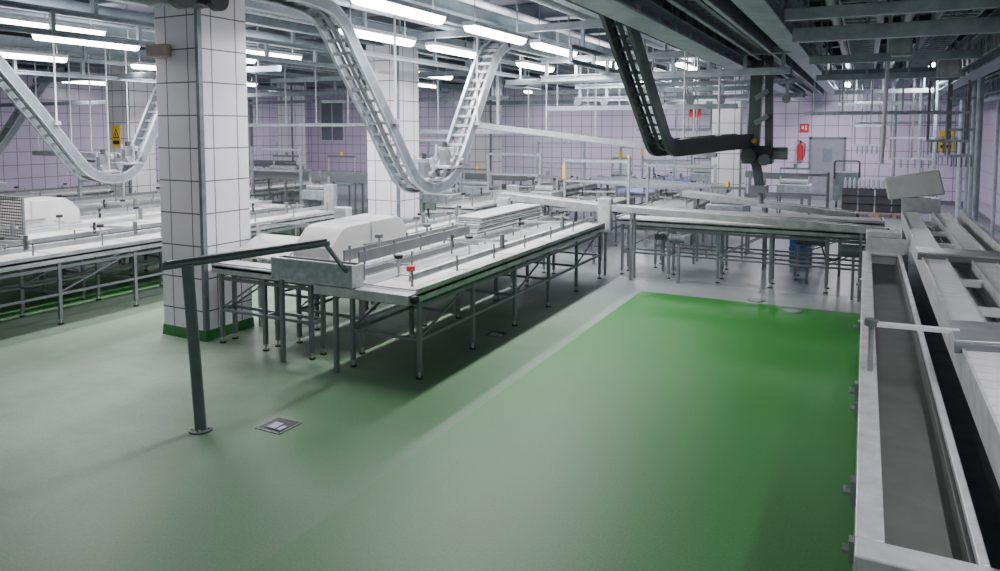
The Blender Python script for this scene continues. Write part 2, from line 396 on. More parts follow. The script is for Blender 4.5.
for i in range(8):
    z=.944+.03*i
    MB().box((-5.16+.006*(i%3),8.6+.03*i,z),(-4.74+.006*(i%2),10.95-.02*i,z+.02),[BELTG,HOOD,GALV][i%3]).obj('stacked_panel',bevel=.003,label='long pale grey panel stacked flat on the conveyor table',cat='panel',group='panels stacked on the table')
b=MB(); b.cyl((-4.05,6.0,.882),(-4.05,6.0,.98),.02,STEEL); b.cyl((-4.05,6.0,.98),(-4.05,6.0,1.03),.045,RED); b.cyl((-4.2,6.0,.93),(-3.95,6.0,.93),.012,STEEL,8); b.obj('red_valve',label='small red valve knob on the table top',cat='valve')
def upbox(x,y,z0,z1,w=.22,dd=.14):
    t=thing('control_box',(x,y,0),'upright grey steel control box on a post','control box')
    MB().box((x-w/2,y-dd/2,z0),(x+w/2,y+dd/2,z1),GALV).obj('box_body',t,bevel=.012)
    MB().box((x-w/2+.02,y-dd/2-.008,z0+.04),(x+w/2-.02,y-dd/2,z1-.04),STEEL).obj('front_plate',t)
    MB().cyl((x,y,0),(x,y,z0),.025,STEELD).obj('post',t)
upbox(-3.78,11.3,.72,1.28); upbox(-6.62,8.1,.8,1.3); upbox(-5.7,11.4,.7,1.2); upbox(-6.25,12.9,.7,1.3); upbox(-9.2,10.9,.8,1.35)
t=thing('handrail_post',(-4.67,3.92,0),'dark green-grey steel post with short straight handrail','handrail')
pg=mat('grey_green_tube',(.13,.165,.165),.4,.3)
MB().cyl((-4.67,3.92,.01),(-4.72,3.88,1.34),.045,pg,16).obj('post',t)
b=MB(); b.cyl((-4.67,3.92,0),(-4.67,3.92,.012),.09,pg,18)
for a in range(4): b.cyl((-4.67+.065*math.cos(a*1.57+.7),3.92+.065*math.sin(a*1.57+.7),.012),(-4.67+.065*math.cos(a*1.57+.7),3.92+.065*math.sin(a*1.57+.7),.025),.01,STEEL,6)
b.obj('base_plate',t)
b=MB(); b.cyl((-4.78,3.70,1.35),(-4.34,5.10,1.37),.03,pg,14); b.beam((-4.77,3.72,1.385),(-4.35,5.08,1.405),.05,.012,pg); b.obj('handrail',t)
MB().beam((-4.36,5.08,1.36),(-4.40,5.42,1.04),.03,.03,pg).obj('rail_bracket',t)
# left assembly
table(-9.65,-8.75,3.2,10.6,.87,'long stainless steel table with white top on square legs',8,clamps=4)
table(-10.75,-9.75,3.4,10.6,.93,'centre conveyor table with white belt beneath the dipping track',6,rails=False,clamps=3)
table(-12.6,-11.7,3.6,11.5,.87,'long stainless steel table in the neighbouring line',6,clamps=4)
hood(-11.2,5.55,7.0,.957,'pale grey angular sheet metal cover on the neighbouring line',.3)
table(-11.6,-10.82,5.2,11,.93,'belt table under machine cover',5,rails=False,knobs=False)
table(-14.6,-13.7,6,16,.87,'long white topped table in the far line',6)
table(-17.6,-16.7,8,18,.87,'long white topped table in the far line',6)
t=thing('perforated_guard',(-10.1,5.6,.945),'upright perforated steel guard panel standing on the table','guard')
PERF=mat('perforated_steel',(.17,.16,.15),.5,.2)
b=MB()
for i in range(13): b.beam((-10.42,5.55,.99+i*.04),(-9.86,5.55,.99+i*.04),.008,.018,PERF)
for i in range(15): b.beam((-10.42+i*.04,5.553,.96),(-10.42+i*.04,5.553,1.5),.018,.006,PERF)
b.obj('perforated_sheet',t)
b=MB()
for x in(-10.45,-9.83): b.box((x-.015,5.535,.945),(x+.015,5.565,1.52),STEELD)
b.box((-10.435,5.535,1.5),(-9.845,5.565,1.52),STEELD); b.box((-10.435,5.5,.945),(-9.845,5.6,.965),STEELD); b.obj('guard_frame',t)
# middle back tables
table(-7.5,-6.6,12.0,19,.9,'stainless table with white belt in the rear line',6,clamps=4)
table(-5.5,-4.5,13.2,15.4,.9,'stainless table with white belt in the rear line',3,clamps=1)
table(-5.5,-4.5,16.6,22,.9,'stainless table with blue belt in the rear line',4,belt=BLUE,clamps=2)
table(-3.9,-2.9,13.9,17.6,.9,'stainless table with grey belt in the rear line',4,belt=BELTG,clamps=3)
table(-3.65,.42,11.45,11.9,.94,'long cross conveyor table with white belt and steel legs',6,rails=False,knobs=False,name='cross_table')
table(-3.3,.3,12.25,12.75,1.0,'cross conveyor table with steel side panels',4,rails=False,knobs=False,name='cross_table',belt=BELTG)
def inclined(p0,p1,w,label,m=STEEL,h=.14,legs=True,belt=BELT,ls=1.2):
    p0=V(p0);p1=V(p1); t=thing('belt_conveyor',((p0.x+p1.x)/2,(p0.y+p1.y)/2,0),label,'conveyor')
    dr=(p1-p0).normalized(); sd=V((0,0,1)).cross(dr).normalized(); up=dr.cross(sd)
    for s_ in(-1,1): MB().beam(p0+sd*s_*w/2,p1+sd*s_*w/2,.03,h,m).obj('side_panel',t,bevel=.004)
    MB().beam(p0+up*.02,p1+up*.02,w-.04,.03,belt).obj('belt',t)
    for p in(p0,p1): MB().cyl(p-sd*(w/2-.02),p+sd*(w/2-.02),.05,STEELD).obj('end_roller',t)
    n=max(2,int((p1-p0).length/ls)+1)
    for i in range(n):
        q=p0+(p1-p0)*(.08+.84*i/(n-1))
        for s_ in(-1,1):
            c=q+sd*s_*w/2
            if legs: MB().box((c.x-.02,c.y-.02,0),(c.x+.02,c.y+.02,c.z-h/2),STEELD).obj('leg',t)
            else: MB().cyl((c.x,c.y,c.z+h/2),(c.x,c.y,CH),.015,RAILW,8).obj('hanger_rod',t)
        if legs and w>.3: MB().beam(q-sd*w/2-V((0,0,q.z-.3)),q+sd*w/2-V((0,0,q.z-.3)),.025,.025,STEELD).obj('stretcher',t)
    return t
inclined((-3.6,11.2,1.14),(.3,11.25,1.0),.2,'low belt conveyor with steel side panels in front of cross tables',h=.1,ls=2.2)
inclined((-2.9,13.1,1.25),(-.1,13.1,1.0),.3,'sloping belt conveyor behind the cross tables',h=.1,belt=BELTG)
inclined((-13.4,12.9,1.35),(-8.6,12.9,1.32),.5,'raised dark steel cross conveyor behind the columns',STEELD,.2)
inclined((-13,17.6,1.1),(-8.0,17.6,1.1),.5,'raised cross conveyor in the rear hall',STEELD,.14)
inclined((-22,19,1.2),(-18,19.2,1.2),.6,'long rear conveyor with steel panels',STEELD,.2)
inclined((-7.6,14.0,2.5),(-2.9,15.9,1.86),.36,'pale sided conveyor hung on rods descending across the hall',RAILW,.12,legs=False)
inclined((-16,9.5,1.9),(-12.8,9.2,1.9),.4,'pale conveyor hung over the far tables',TRK,.1,legs=False)
inclined((-6.3,12.35,1.15),(-4.1,12.35,1.0),.4,'short belt conveyor linking the lines',STEEL,.12)
inclined((-5.6,15.9,1.25),(-2.6,16.0,1.1),.5,'grey belt conveyor bridging the rear lines',GALV,.16,belt=BELTG)
inclined((-6.2,22.6,1.45),(-4.2,22.6,1.2),.5,'sloping steel conveyor near the back wall',STEEL,.16,belt=BELTG)
inclined((-3.9,22.6,1.1),(-1.4,22.6,1.0),.5,'low steel conveyor near the back wall',STEELD,.16,belt=BELTG)
def motor(x,y,z,s=1.0):
    t=thing('drive_motor',(x,y,0),'small grey gear motor under the cross conveyor','motor')
    b=MB(); b.cyl((x-.14*s,y,z+.1),(x+.1*s,y,z+.1),.065*s,GD,18)
    for i in range(5): b.cyl((x-.12*s+i*.035*s,y,z+.1),(x-.11*s+i*.035*s,y,z+.1),.078*s,GD,18)
    b.obj('motor_body',t)
    MB().box((x+.1*s,y-.07*s,z+.02),(x+.2*s,y+.07*s,z+.18),STEELD).obj('gearbox',t,bevel=.012)
    MB().box((x-.02,y-.02,0),(x+.02,y+.02,z+.04),STEELD).obj('bracket',t)
motor(-2.55,11.2,.6); motor(-.75,12.05,.6,1.3); motor(-.1,11.2,.6,1.3); motor(-3.0,12.05,.5)
for pts in ([(-.6,12.1,.8),(-.5,12.1,.45),(-.35,12.1,.4),(-.25,12.1,.55),(-.2,12.1,.8)],[(-.05,12.1,.8),(.05,12.1,.3),(.15,12.1,.25),(.2,12.1,.8)]):
    MB().tube(smooth(pts),.012,BLACK,8).obj('loose_cable',label='looping black cable hanging under the cross conveyor',cat='cable',origin=pts[0])
def crate(x,y,z,m,label,w=.5,dd=.36,h=.26,g=None):
    t=thing('plastic_crate',(x,y,z),label,'crate',g)
    b=MB()
    b.box((x-w/2,y-dd/2,z),(x+w/2,y+dd/2,z+.02),m)
    for s_ in(-1,1):
        b.box((x-w/2,y+s_*(dd/2-.01)-.01,z+.02),(x+w/2,y+s_*(dd/2-.01)+.01,z+h),m)
        b.box((x+s_*(w/2-.01)-.01,y-dd/2+.02,z+.02),(x+s_*(w/2-.01)+.01,y+dd/2-.02,z+h),m)
        for i in range(5): b.box((x-w/2+.04+i*(w-.1)/4,y+s_*(dd/2+.004)-.006,z+.02),(x-w/2+.06+i*(w-.1)/4,y+s_*(dd/2+.004)+.006,z+h-.04),m)
    b.obj('crate_shell',t)
    r=MB()
    for s_ in(-1,1):
        r.box((x-w/2-.015,y+s_*dd/2-.015,z+h-.03),(x+w/2+.015,y+s_*dd/2+.015,z+h),m); r.box((x+s_*w/2-.015,y-dd/2,z+h-.03),(x+s_*w/2+.015,y+dd/2,z+h),m)
    r.obj('crate_rim',t)
    return t
crate(-.95,13.6,0,BLUE,'blue plastic crate on the floor behind the cross table',.36,.3,.34)
crate(-.95,13.6,.35,BLUE,'blue plastic crate stacked behind the cross table',.36,.3,.34)
CR=mat('charcoal_crate',(.06,.06,.07),.5)
BOT=mat('clear_grey_bottle',(.45,.48,.52),.15)
for i in range(4):
    for k in range(3):
        crate(-.35+i*.42,22.6,.12+k*.22,CR,'charcoal plastic crate in a stack on a pallet',.38,.4,.2,'dark crates on pallets')
for i in range(14):
    x=-.47+i*.118; z=.76
    b=MB(); b.cyl((x,22.55,z),(x,22.55,z+.2),.04,BOT,10); b.cyl((x,22.55,z+.2),(x,22.55,z+.26),.04,BOT,10,r2=.015); b.cyl((x,22.55,z+.26),(x,22.55,z+.29),.016,WHITE,8); b.obj('bottle',label='clear bottle standing on dark crates',cat='bottle',group='bottles on the crates',origin=(x,22.55,z))
for i in range(2):
    t=thing('pallet',(-.2+i*1.05,22.6,0),'wooden pallet under charcoal crates','pallet')
    for k in range(5): MB().box((-.65+i*.95,22.2+k*.19,.09),(.25+i*.95,22.32+k*.19,.115),BROWN).obj('deck_board',t)
    for k in range(3): MB().box((-.65+i*.95+k*.4,22.2,0),(-.55+i*.95+k*.4,23.08,.09),BROWN).obj('runner',t)
# ---------------------------------------------------------------- dipping tracks
def track(P,label,m=TRKD,m2=TRK,w=.2,side=(1,0,0),rods=(),h=.12,step=.2,ymax=99,rung=RAILW,chain=STEELD,ymin=-99):
    t=thing('overhead_track',tuple(P[len(P)//2]),label,'overhead conveyor track')
    for s_ in(-1,1):
        b=MB(); b.sweep(P,side,.022,h,m,os=s_*w/2); b.sweep(P,side,.045,.016,m2,os=s_*(w/2-.012),on=h/2+.008); b.sweep(P,side,.045,.016,m2,os=s_*(w/2-.012),on=-h/2-.008); b.obj('side_rail',t)
    R=[a for a in resample(P,step) if ymin<a.y<ymax][:98]; sd=V(side)
    o0=None
    for a in R:
        if o0 is None:
            o0=MB().beam(a-sd*(w/2-.01),a+sd*(w/2-.01),.045,.035,rung).obj('chain_rung',t); a0=a
        else:
            c=o0.copy(); LINK(c); c.location=a-a0
    MB().sweep(P,side,w*.16,.03,chain,on=-.02).obj('drive_chain',t)
    for q in rods:
        g=MB(); g.cyl(q,(q[0],q[1],CH),.014,WHITE,8); g.box((q[0]-.04,q[1]-.04,q[2]-.03),(q[0]+.04,q[1]+.04,q[2]+.03),STEEL); g.obj('hanger_rod',t)
    return t
def dip(X,dy,y_end0=2.5,y_end1=16,c=1.0):
    q=[(0,1.60),(.45,1.68),(.8,2.0),(1.35,2.8),(1.85,3.5),(2.25,3.76),(2.85,3.8)]
    return smooth([(X,y_end0,3.78),(X,5.2+dy,3.78),(X,6.1+dy,3.76),(X,6.45+dy,3.62),(X,6.75+dy,3.25),(X,7.3+dy,2.55),(X,7.75+dy,1.95),(X,8.0+dy,1.70)]+[(X,8.35+dy+a*c,z) for a,z in q]+[(X,y_end1,3.8)],7)
track(dip(-5.4,0),'blue-grey ladder track dipping low over the centre table',rods=[(-5.4,5.0,3.8),(-5.4,3.5,3.8),(-5.2,7.4,2.5),(-5.2,9.5,2.5),(-5.4,11.5,3.8)],ymax=13,w=.34,step=.17,ymin=4.5)
track(dip(-11.1,-.72,c=.72),'blue-grey ladder track dipping over the neighbouring line',rods=[(-11.1,4.2,3.8),(-10.9,6.7,2.5),(-10.9,8.5,2.5)],ymax=12,w=.34,ymin=4,step=.17)
track(dip(-16.5,-.3,5),'blue-grey ladder track dipping in the far line',ymax=12,w=.3)
DT=mat('dark_green_track',(.06,.08,.075),.4,.15)
DR=mat('dark_steel_rung',(.17,.20,.20),.4,.3)
track(fillet([(-2.5,3,3.9),(-2.5,7.5,3.9),(-2.48,9.72,2.14),(-2.0,11.3,2.20),(-1.74,12.1,2.22)],.2),'dark green-black track dropping steeply and running level',m=DT,m2=DT,w=.28,h=.2,rods=[(-2.3,10.3,2.25),(-2.0,11.3,2.3)],rung=DR,chain=DARK)
pts=smooth([(-5.68,4.6,3.95),(-5.68,5.6,3.98),(-5.68,6.3,3.9),(-5.68,6.7,3.6),(-5.68,7.25,2.9),(-5.68,7.7,2.3)])
MB().tube(pts,.035,DARK).obj('guide_tube',label='black curved guide tube following the dipping track',cat='tube',origin=pts[0])
t=thing('chain_drive_unit',(-6.0,5.3,3.7),'dark chain drive unit with sprockets near the column top','machine')
for y,r in((5.0,.16),(5.45,.12)): MB().cyl((-6.1,y,3.75),(-6.02,y,3.75),r,DARK,20).obj('sprocket',t)
MB().box((-6.4,4.9,3.68),(-6.15,5.5,3.9),DARK).obj('gearbox',t,bevel=.02)
MB().cyl((-6.75,5.2,3.78),(-6.4,5.2,3.78),.1,PAINTG,18).obj('motor',t)
MB().box((-6.75,5.0,3.9),(-5.95,5.5,3.93),GALV).obj('mounting_plate',t)
def trolley(x,y,z):
    t=thing('track_trolley',(x,y,z),'bright steel trolley and bracket at the track low point','trolley')
    MB().box((x-.19,y-.2,z),(x+.19,y+.2,z+.04),STEEL).obj('bracket',t,bevel=.006)
    MB().box((x-.05,y-.08,z+.04),(x+.05,y+.08,z+.26),STEELD).obj('upright',t,bevel=.006)
    MB().box((x-.15,y+.04,z+.22),(x+.15,y+.09,z+.30),STEEL).obj('clevis',t,bevel=.006)
    for s_ in(-1,1):
        MB().cyl((x+s_*.15,y,z+.04),(x+s_*.15,y,z+.34),.018,STEEL,8).obj('pin',t)
        for q in(-.14,.14): MB().cyl((x+s_*.19,y+q,z+.09),(x+s_*.24,y+q,z+.09),.05,STEELD,14).obj('wheel',t)
    MB().cyl((x,y,z+.30),(x,y,z+.38),.035,DARK,12).obj('cap',t)
trolley(-5.4,8.35,1.70); trolley(-11.1,7.55,1.70); trolley(-5.4,8.9,1.85); trolley(-11.1,8.0,1.82)
t=thing('hanging_drive_unit',(-1.5,12.3,1.3),'bulky dark hanging drive mechanism at the end of the dark track','machine')
MB().beam((-1.62,12.3,2.0),(-1.56,12.3,CH),.16,.18,DT).obj('column_left',t)
MB().beam((-1.38,12.3,2.0),(-1.42,12.3,CH),.09,.12,DT).obj('column_right',t)
for z in(2.5,2.9,3.3,3.7): MB().beam((-1.6,12.22,z),(-1.4,12.22,z+.12),.04,.08,DR).obj('lattice_bar',t)
MB().box((-1.78,12.12,1.85),(-1.32,12.5,2.14),DARK).obj('gearbox',t,bevel=.02)
MB().cyl((-1.34,12.3,2.02),(-1.10,12.3,2.02),.10,DR,16).obj('motor',t)
MB().cyl((-1.66,12.12,1.98),(-1.66,12.0,1.98),.12,DT,18).obj('sprocket',t)
MB().cyl((-1.42,12.12,1.92),(-1.42,12.02,1.92),.09,DR,18).obj('sprocket',t)
MB().cyl((-1.58,12.1,2.22),(-1.58,12.0,2.22),.035,YEL,10).obj('yellow_cap',t)
MB().beam((-1.58,12.3,1.9),(-1.5,12.3,1.45),.15,.14,DT).obj('lower_arm',t,bevel=.01)
MB().cyl((-1.5,12.3,1.5),(-1.48,12.3,1.2),.04,DR,10).obj('shaft',t)
MB().box((-1.64,12.2,1.38),(-1.38,12.4,1.5),STEELD).obj('clamp',t)
# ---------------------------------------------------------------- ceiling steelwork
def ibeam(p0,p1,w,h,label,m=PAINTG,name='steel_beam'):
    MB().ibeam(p0,p1,w,h,m).obj(name,label=label,cat='beam',origin=tuple((V(p0)+V(p1))/2),group='ceiling beams')
for y in (3.2,4.8,6.6,8.6,10.6,12.6,14.6,16.8,19,21.5,24): ibeam((XL+.05,y,4.26),(XR-.05,y,4.26),.2,.26,'grey steel joist spanning under the ceiling',PD)
for x in (-21,-17.5,-14,-11.1,-10,-8.0,-7.0,-5.4,-4.9,-3.3,-2.5): ibeam((x,1,4.02),(x,26.5,4.02),.14,.18,'grey steel runway beam carrying hangers')
def truss(x,y0,y1,z0,z1,label,w=.16,m=GALV,step=.7,diag=True,web=False,ch=.12):
    t=thing('lattice_girder',(x,(y0+y1)/2,z0),label,'girder')
    for zz in(z0,z1): MB().ibeam((x,y0,zz),(x,y1,zz),w,ch if diag else .07,m,th=.018).obj('chord',t)
    n=int((y1-y0)/step)
    if diag:
        b=MB()
        for i in range(n):
            ya=y0+(y1-y0)*i/n; yb=y0+(y1-y0)*(i+1)/n
            b.beam((x,ya,z0),(x,(ya+yb)/2,z1),.04,.04,m); b.beam((x,(ya+yb)/2,z1),(x,yb,z0),.04,.04,m)
            b.beam((x,ya,z0),(x,ya,z1),.07,.06,m)
        b.obj('lattice_web',t)
    else:
        for i in range(n):
            ya=y0+(y1-y0)*i/n; MB().beam((x,ya,z0),(x,ya,z1),.05,.05,m).obj('rail_post',t)
    if web: MB().box((x-.012,y0,z0),(x+.012,y1,z1),GD).obj('web_plate',t)
    for i in range(6):
        yy=y0+.5+(y1-y0-1)*i/5; MB().beam((x,yy,z1+.03),(x,yy,CH),.05,.05,m).obj('hanger',t)
truss(-1.85,3.5,26,3.44,3.95,'long deep galvanised lattice girder above the aisle',.3,GB,web=True,ch=.16)
truss(-.95,3.5,26,3.60,4.1,'parallel grey girder above the aisle',.26,GB,web=True,ch=.16)
truss(1.55,4,26,3.35,3.85,'galvanised girder near the tiled side wall',.28,GB,web=True,ch=.16)
truss(2.35,4,26,3.1,3.5,'lower steel girder along the side wall',.18,GB,web=True,ch=.14)
truss(-6.5,8,26,3.5,3.75,'grey steel double rail above the tables',.08,PAINTG,1.2,False)
truss(-3.9,10,26,3.4,3.62,'grey steel double rail above the rear line',.08,PAINTG,1.0,False)
truss(-8.3,4,10.6,3.5,3.75,'grey steel double rail above the side tables',.08,PAINTG,1.0,False)
truss(-13.2,5,22,3.4,3.7,'grey steel double rail above the far tables',.08,PAINTG,1.2,False)
track([V((-1.4,3.5+i,3.60)) for i in range(23)],'straight chain track bolted between the aisle girders',m=GD,m2=GB,w=.3,step=.25,rung=GALV,h=.16)
track([V((1.95,5+i,3.5)) for i in range(21)],'straight chain track between the side girders',m=GD,m2=GB,w=.26,step=.25,rung=GALV,h=.14)
for i in range(16):
    y=5.3+i*1.15
    MB().beam((-1.8,y,3.80),(-1.0,y+.1,3.80),.08,.10,GB).obj('girder_tie',label='short grey tie bar between the girders',cat='beam',group='girder tie bars',origin=(-1.4,y,3.8))
for i in range(14):
    y=6+i*1.3
    MB().beam((1.65,y,3.72),(2.3,y,3.45),.06,.08,GB).obj('girder_brace',label='short sloping brace between the side girders',cat='beam',group='side girder braces',origin=(2,y,3.5))
def barx(x0,x1,y,z,w=.08,h=.1,m=PAINTG,label='grey steel cross bar hung from the ceiling',nr=4):
    t=thing('cross_rail',((x0+x1)/2,y,z),label,'rail')
    MB().beam((x0,y,z),(x1,y,z),w,h,m).obj('bar',t,bevel=.005)
    for i in range(nr):
        x=x0+(x1-x0)*(.07+.86*i/(nr-1)); MB().cyl((x,y,z+h/2),(x,y,CH),.018,m,8).obj('hanger_rod',t)
for a in [(-7.0,-2.0,9.6,3.86),(-6.2,-2.0,12.5,3.3),(-7,-2.0,15.5,3.25),(-9,-2,17,3.1),(-12,-6.6,12.3,3.5),(-16,-9,9.4,3.45),(-20,-11,14,3.3),(-.8,1.4,7.0,3.95,.1,.12,GB),(-.8,1.4,8.2,3.6,.1,.12,GB),(-.8,1.4,9.2,3.5,.14,.16,GB),(-.8,1.4,12,3.45,.1,.12,GB),(-.8,1.4,13.8,3.3,.08,.1,GB),(-.8,1.4,15.5,3.5),(-.7,2.2,19.3,3.3,.08,.1,GB),(-.7,2.2,22,3.1,.08,.1,GB),(-14,-8,16.3,3.2),(-23,-14,18,3.3),(-23,-13,12,3.1)]:
    barx(*a)
t=thing('overhead_gantry',(-3.2,11.2,3.3),'long horizontal grey steel gantry hung behind the dark track','gantry')
for z in(3.25,3.55): MB().ibeam((-4.9,11.2,z),(-1.0,11.2,z),.1,.1,TRK,th=.014).obj('chord',t)
for i in range(8): MB().beam((-4.8+i*.53,11.2,3.25),(-4.8+i*.53,11.2,3.55),.05,.05,TRK).obj('strut',t)
for x in(-4.6,-3.5,-2.3,-1.2): MB().beam((x,11.2,3.6),(x,11.2,CH),.05,.05,PAINTG).obj('hanger',t)
t=thing('overhead_gantry',(-3.2,13.6,3.0),'second grey steel gantry with pulleys hung in the rear','gantry')
for z in(3.0,3.25): MB().ibeam((-5.2,13.6,z),(-1.0,13.6,z),.1,.08,GALV,th=.014).obj('chord',t)
for i in range(8):
    MB().beam((-5.1+i*.55,13.6,3.0),(-5.1+i*.55,13.6,3.25),.05,.05,GALV).obj('strut',t)
    MB().cyl((-5.1+i*.55,13.5,2.93),(-5.1+i*.55,13.44,2.93),.07,STEELD,14).obj('pulley',t)
for x in(-5.1,-4,-2.6,-1.2): MB().beam((x,13.6,3.3),(x,13.6,CH),.05,.05,PAINTG).obj('hanger',t)
barx(-6.2,-3.45,17.9,3.05,.3,.26,HOOD,'pale boxed duct hung across the rear hall')
barx(-6.2,-2.2,14.4,2.85,.05,.1,TRK,'pale track section hung on thin rods',6)
barx(-10.5,-6.7,15.2,2.35,.08,.1,TRK,'pale guard rail hung low across the rear',5)
barx(-13.5,-8.5,12.1,2.5,.05,.07,TRK,'pale guard rail hung low across the rear',6)
barx(-5.8,-3.6,20,2.4,.06,.09,TRK,'pale guard rail hung low across the rear',5)
barx(-1.2,1.4,17,2.75,.06,.08,GALV,'galvanised rail hung low near the back wall',5)
barx(-.3,2.3,24,2.6,.06,.08,GALV,'galvanised rail hung low near the back wall',6)
def jbox(x,y,z,w,d,h,m=GALV,label='grey electrical box hung from ceiling steelwork'):
    t=thing('electrical_box',(x,y,z),label,'electrical box')
    MB().box((x-w/2,y-d/2,z),(x+w/2,y+d/2,z+h),m).obj('box_body',t,bevel=.012); MB().box((x-w/2+.03,y-d/2-.01,z+.03),(x+w/2-.03,y-d/2,z+h-.03),STEEL).obj('lid',t)
    MB().cyl((x,y,z+h),(x,y,CH),.02,m,8).obj('conduit',t)
for a in [(.4,11.3,3.4,.25,.25,.25),(1.1,13,3.2,.3,.3,.35),(-3.0,12,3.5,.3,.3,.2),(-5.0,15,3.4,.4,.3,.3),(-7.0,13.1,3.4,.3,.3,.3),(-2.6,15,3.3,.4,.3,.35)]: jbox(*a)
def pipe(pts,r,m,label,name='pipe'):
    MB().tube(pts,r,m).obj(name,label=label,cat='pipe',origin=pts[0])
for i,(x,z,r,m) in enumerate([(-.45,4.05,.07,WHITE),(.1,4.02,.09,GB),(.5,4.0,.06,WHITE),(.9,4.0,.1,GB),(1.25,4.05,.04,WHITE),(2.05,4.0,.1,GALV),(2.65,3.8,.06,WHITE),(-2.15,4.08,.05,WHITE),(-2.9,3.85,.05,GALV),(-3.6,4.03,.09,GALV),(-4.55,4.05,.05,WHITE),(-6.1,4.05,.05,GALV),(-7.45,4.0,.04,GALV),(-9.3,4.0,.08,PAINTG),(-12.0,4.05,.1,GALV),(-14.85,4.0,.08,GALV)]):
    pipe([(x,2,z),(x,26.8,z)],r,m,'long pipe running under the ceiling')
for x,y,z0,r in [(2.4,16,0,.05),(2.6,17.6,0,.05),(2.1,21,0,.06),(1.7,14.5,0,.05),(2.2,14.2,0,.035),(1.95,17.3,0,.06),(1.4,19,0,.04),(1.25,21.5,0,.05),(.75,24,0,.05),(2.5,23.2,0,.06),(2.62,19.4,0,.04)]:
    pipe([(x,y,z0),(x,y,4.4)],r,GB,'vertical galvanised pipe from floor to ceiling')
pipe([(.22,12,1.9),(.28,12,4.4)],.03,WHITE,'thin white drop pole hanging from the ceiling','drop_pole')
def tray(x,y0,y1,z):
    b=MB(); b.box((x-.2,y0,z),(x-.18,y1,z+.08),GB); b.box((x+.18,y0,z),(x+.2,y1,z+.08),GB)
    n=int((y1-y0)/.3)
    for i in range(n): b.box((x-.18,y0+i*.3,z),(x+.18,y0+i*.3+.05,z+.02),GB)
    for k in range(4): b.cyl((x-.12+k*.07,y0,z+.04),(x-.12+k*.07,y1,z+.04),.02,BLACK,6)
    b.obj('cable_tray',label='galvanised cable tray filled with black cables',cat='cable tray',origin=(x,y0,z))
tray(-.1,5,26,3.75); tray(.9,5,26,3.68)
def rack(x,y,z0=1.8,w=.9):
    t=thing('hanging_rack',(x,y,z0),'open steel rack hanging on rods with hooks','rack')
    for k in(-.5,0,.5): MB().beam((x+k*w,y,z0),(x+k*w,y,CH),.04,.04,STEELD).obj('upright',t)
    for z in(z0,z0+.5,z0+1.1): MB().beam((x-w*.55,y,z),(x+w*.55,y,z),.05,.05,GALV).obj('crossbar',t)
    for i in range(6): MB().cyl((x-w*.4+i*w*.16,y,z0-.02),(x-w*.4+i*w*.16,y,z0-.22),.014,STEELD,6).obj('hook',t)
rack(1.0,19.9,1.7); rack(.1,20.8,2.0,.7); rack(1.3,15.1,2.2,.6); rack(1.9,22.4,1.7,.8); rack(1.7,16.4,1.9,.5)
def portal(x0,x1,y,z,m=GALV,yel=False):
    t=thing('portal_frame',((x0+x1)/2,y,0),'upright steel frame standing across a rear conveyor','frame')
    for x in(x0,x1):
        MB().box((x-.025,y-.025,0),(x+.025,y+.025,z),m).obj('post',t)
        MB().box((x-.07,y-.07,0),(x+.07,y+.07,.015),STEELD).obj('foot_plate',t)
    MB().box((x0+.03,y-.02,z-.08),(x1-.03,y+.02,z-.03),m).obj('crossbar',t)
    MB().box((x0+.03,y-.02,z*.72),(x1-.03,y+.02,z*.72+.04),m).obj('crossbar',t)
    if yel:
        MB().box((x0-.03,y-.05,z-.45),(x0+.03,y-.025,z-.15),YEL).obj('yellow_guard',t); MB().cyl((x1,y,z),(x1,y,z+.08),.03,YEL,12).obj('signal_cap',t)
for a in [(-7.7,-6.4,14.6,1.9),(-7.7,-6.4,17.4,2.1),(-5.7,-4.3,14.3,1.8,GALV,True),(-5.7,-4.3,18.2,2.0,GALV,True),(-5.7,-4.3,20.3,2.1,TRK,True),(-10.2,-8.6,14.9,2.2,TRK),(-12.9,-11.4,12.5,2.0,TRK),(-14.9,-13.5,9.6,1.8,GALV),(-17.8,-16.4,14,2.3,TRK),(-4.1,-2.7,15,1.7,GALV),(-12.2,-10.6,16.6,2.1,TRK,True),(-2.0,-.6,14.8,1.6,STEELD)]: portal(*a)
def station(x,y,w=.8,d=.6,z=.95,top=.35,yel=False):
    t=thing('processing_machine',(x,y,0),'low stainless processing machine with rollers and guide rods','machine')
    for a in(-1,1):
        for c in(-1,1): MB().box((x+a*(w/2-.03)-.02,y+c*(d/2-.03)-.02,0),(x+a*(w/2-.03)+.02,y+c*(d/2-.03)+.02,z-.22),STEELD).obj('leg',t)
    MB().box((x-w/2,y-d/2,z-.22),(x+w/2,y+d/2,z),GALV).obj('body',t,bevel=.02)
    MB().cyl((x-w*.4,y-d*.2,z+.06),(x+w*.4,y-d*.2,z+.06),.06,STEEL,14).obj('roller',t)
    MB().cyl((x-w*.4,y+d*.2,z+.06),(x+w*.4,y+d*.2,z+.06),.06,STEELD,14).obj('roller',t)
    for a in(-1,1): MB().cyl((x+a*w*.43,y,z),(x+a*w*.43,y,z+top),.022,STEEL,8).obj('guide_rod',t)
    MB().beam((x-w*.45,y,z+top),(x+w*.45,y,z+top),.05,.05,STEELD).obj('yoke',t)
    MB().cyl((x,y,z+top+.02),(x,y,z+top+.12),.04,YEL if yel else STEELD,12).obj('signal_knob',t)
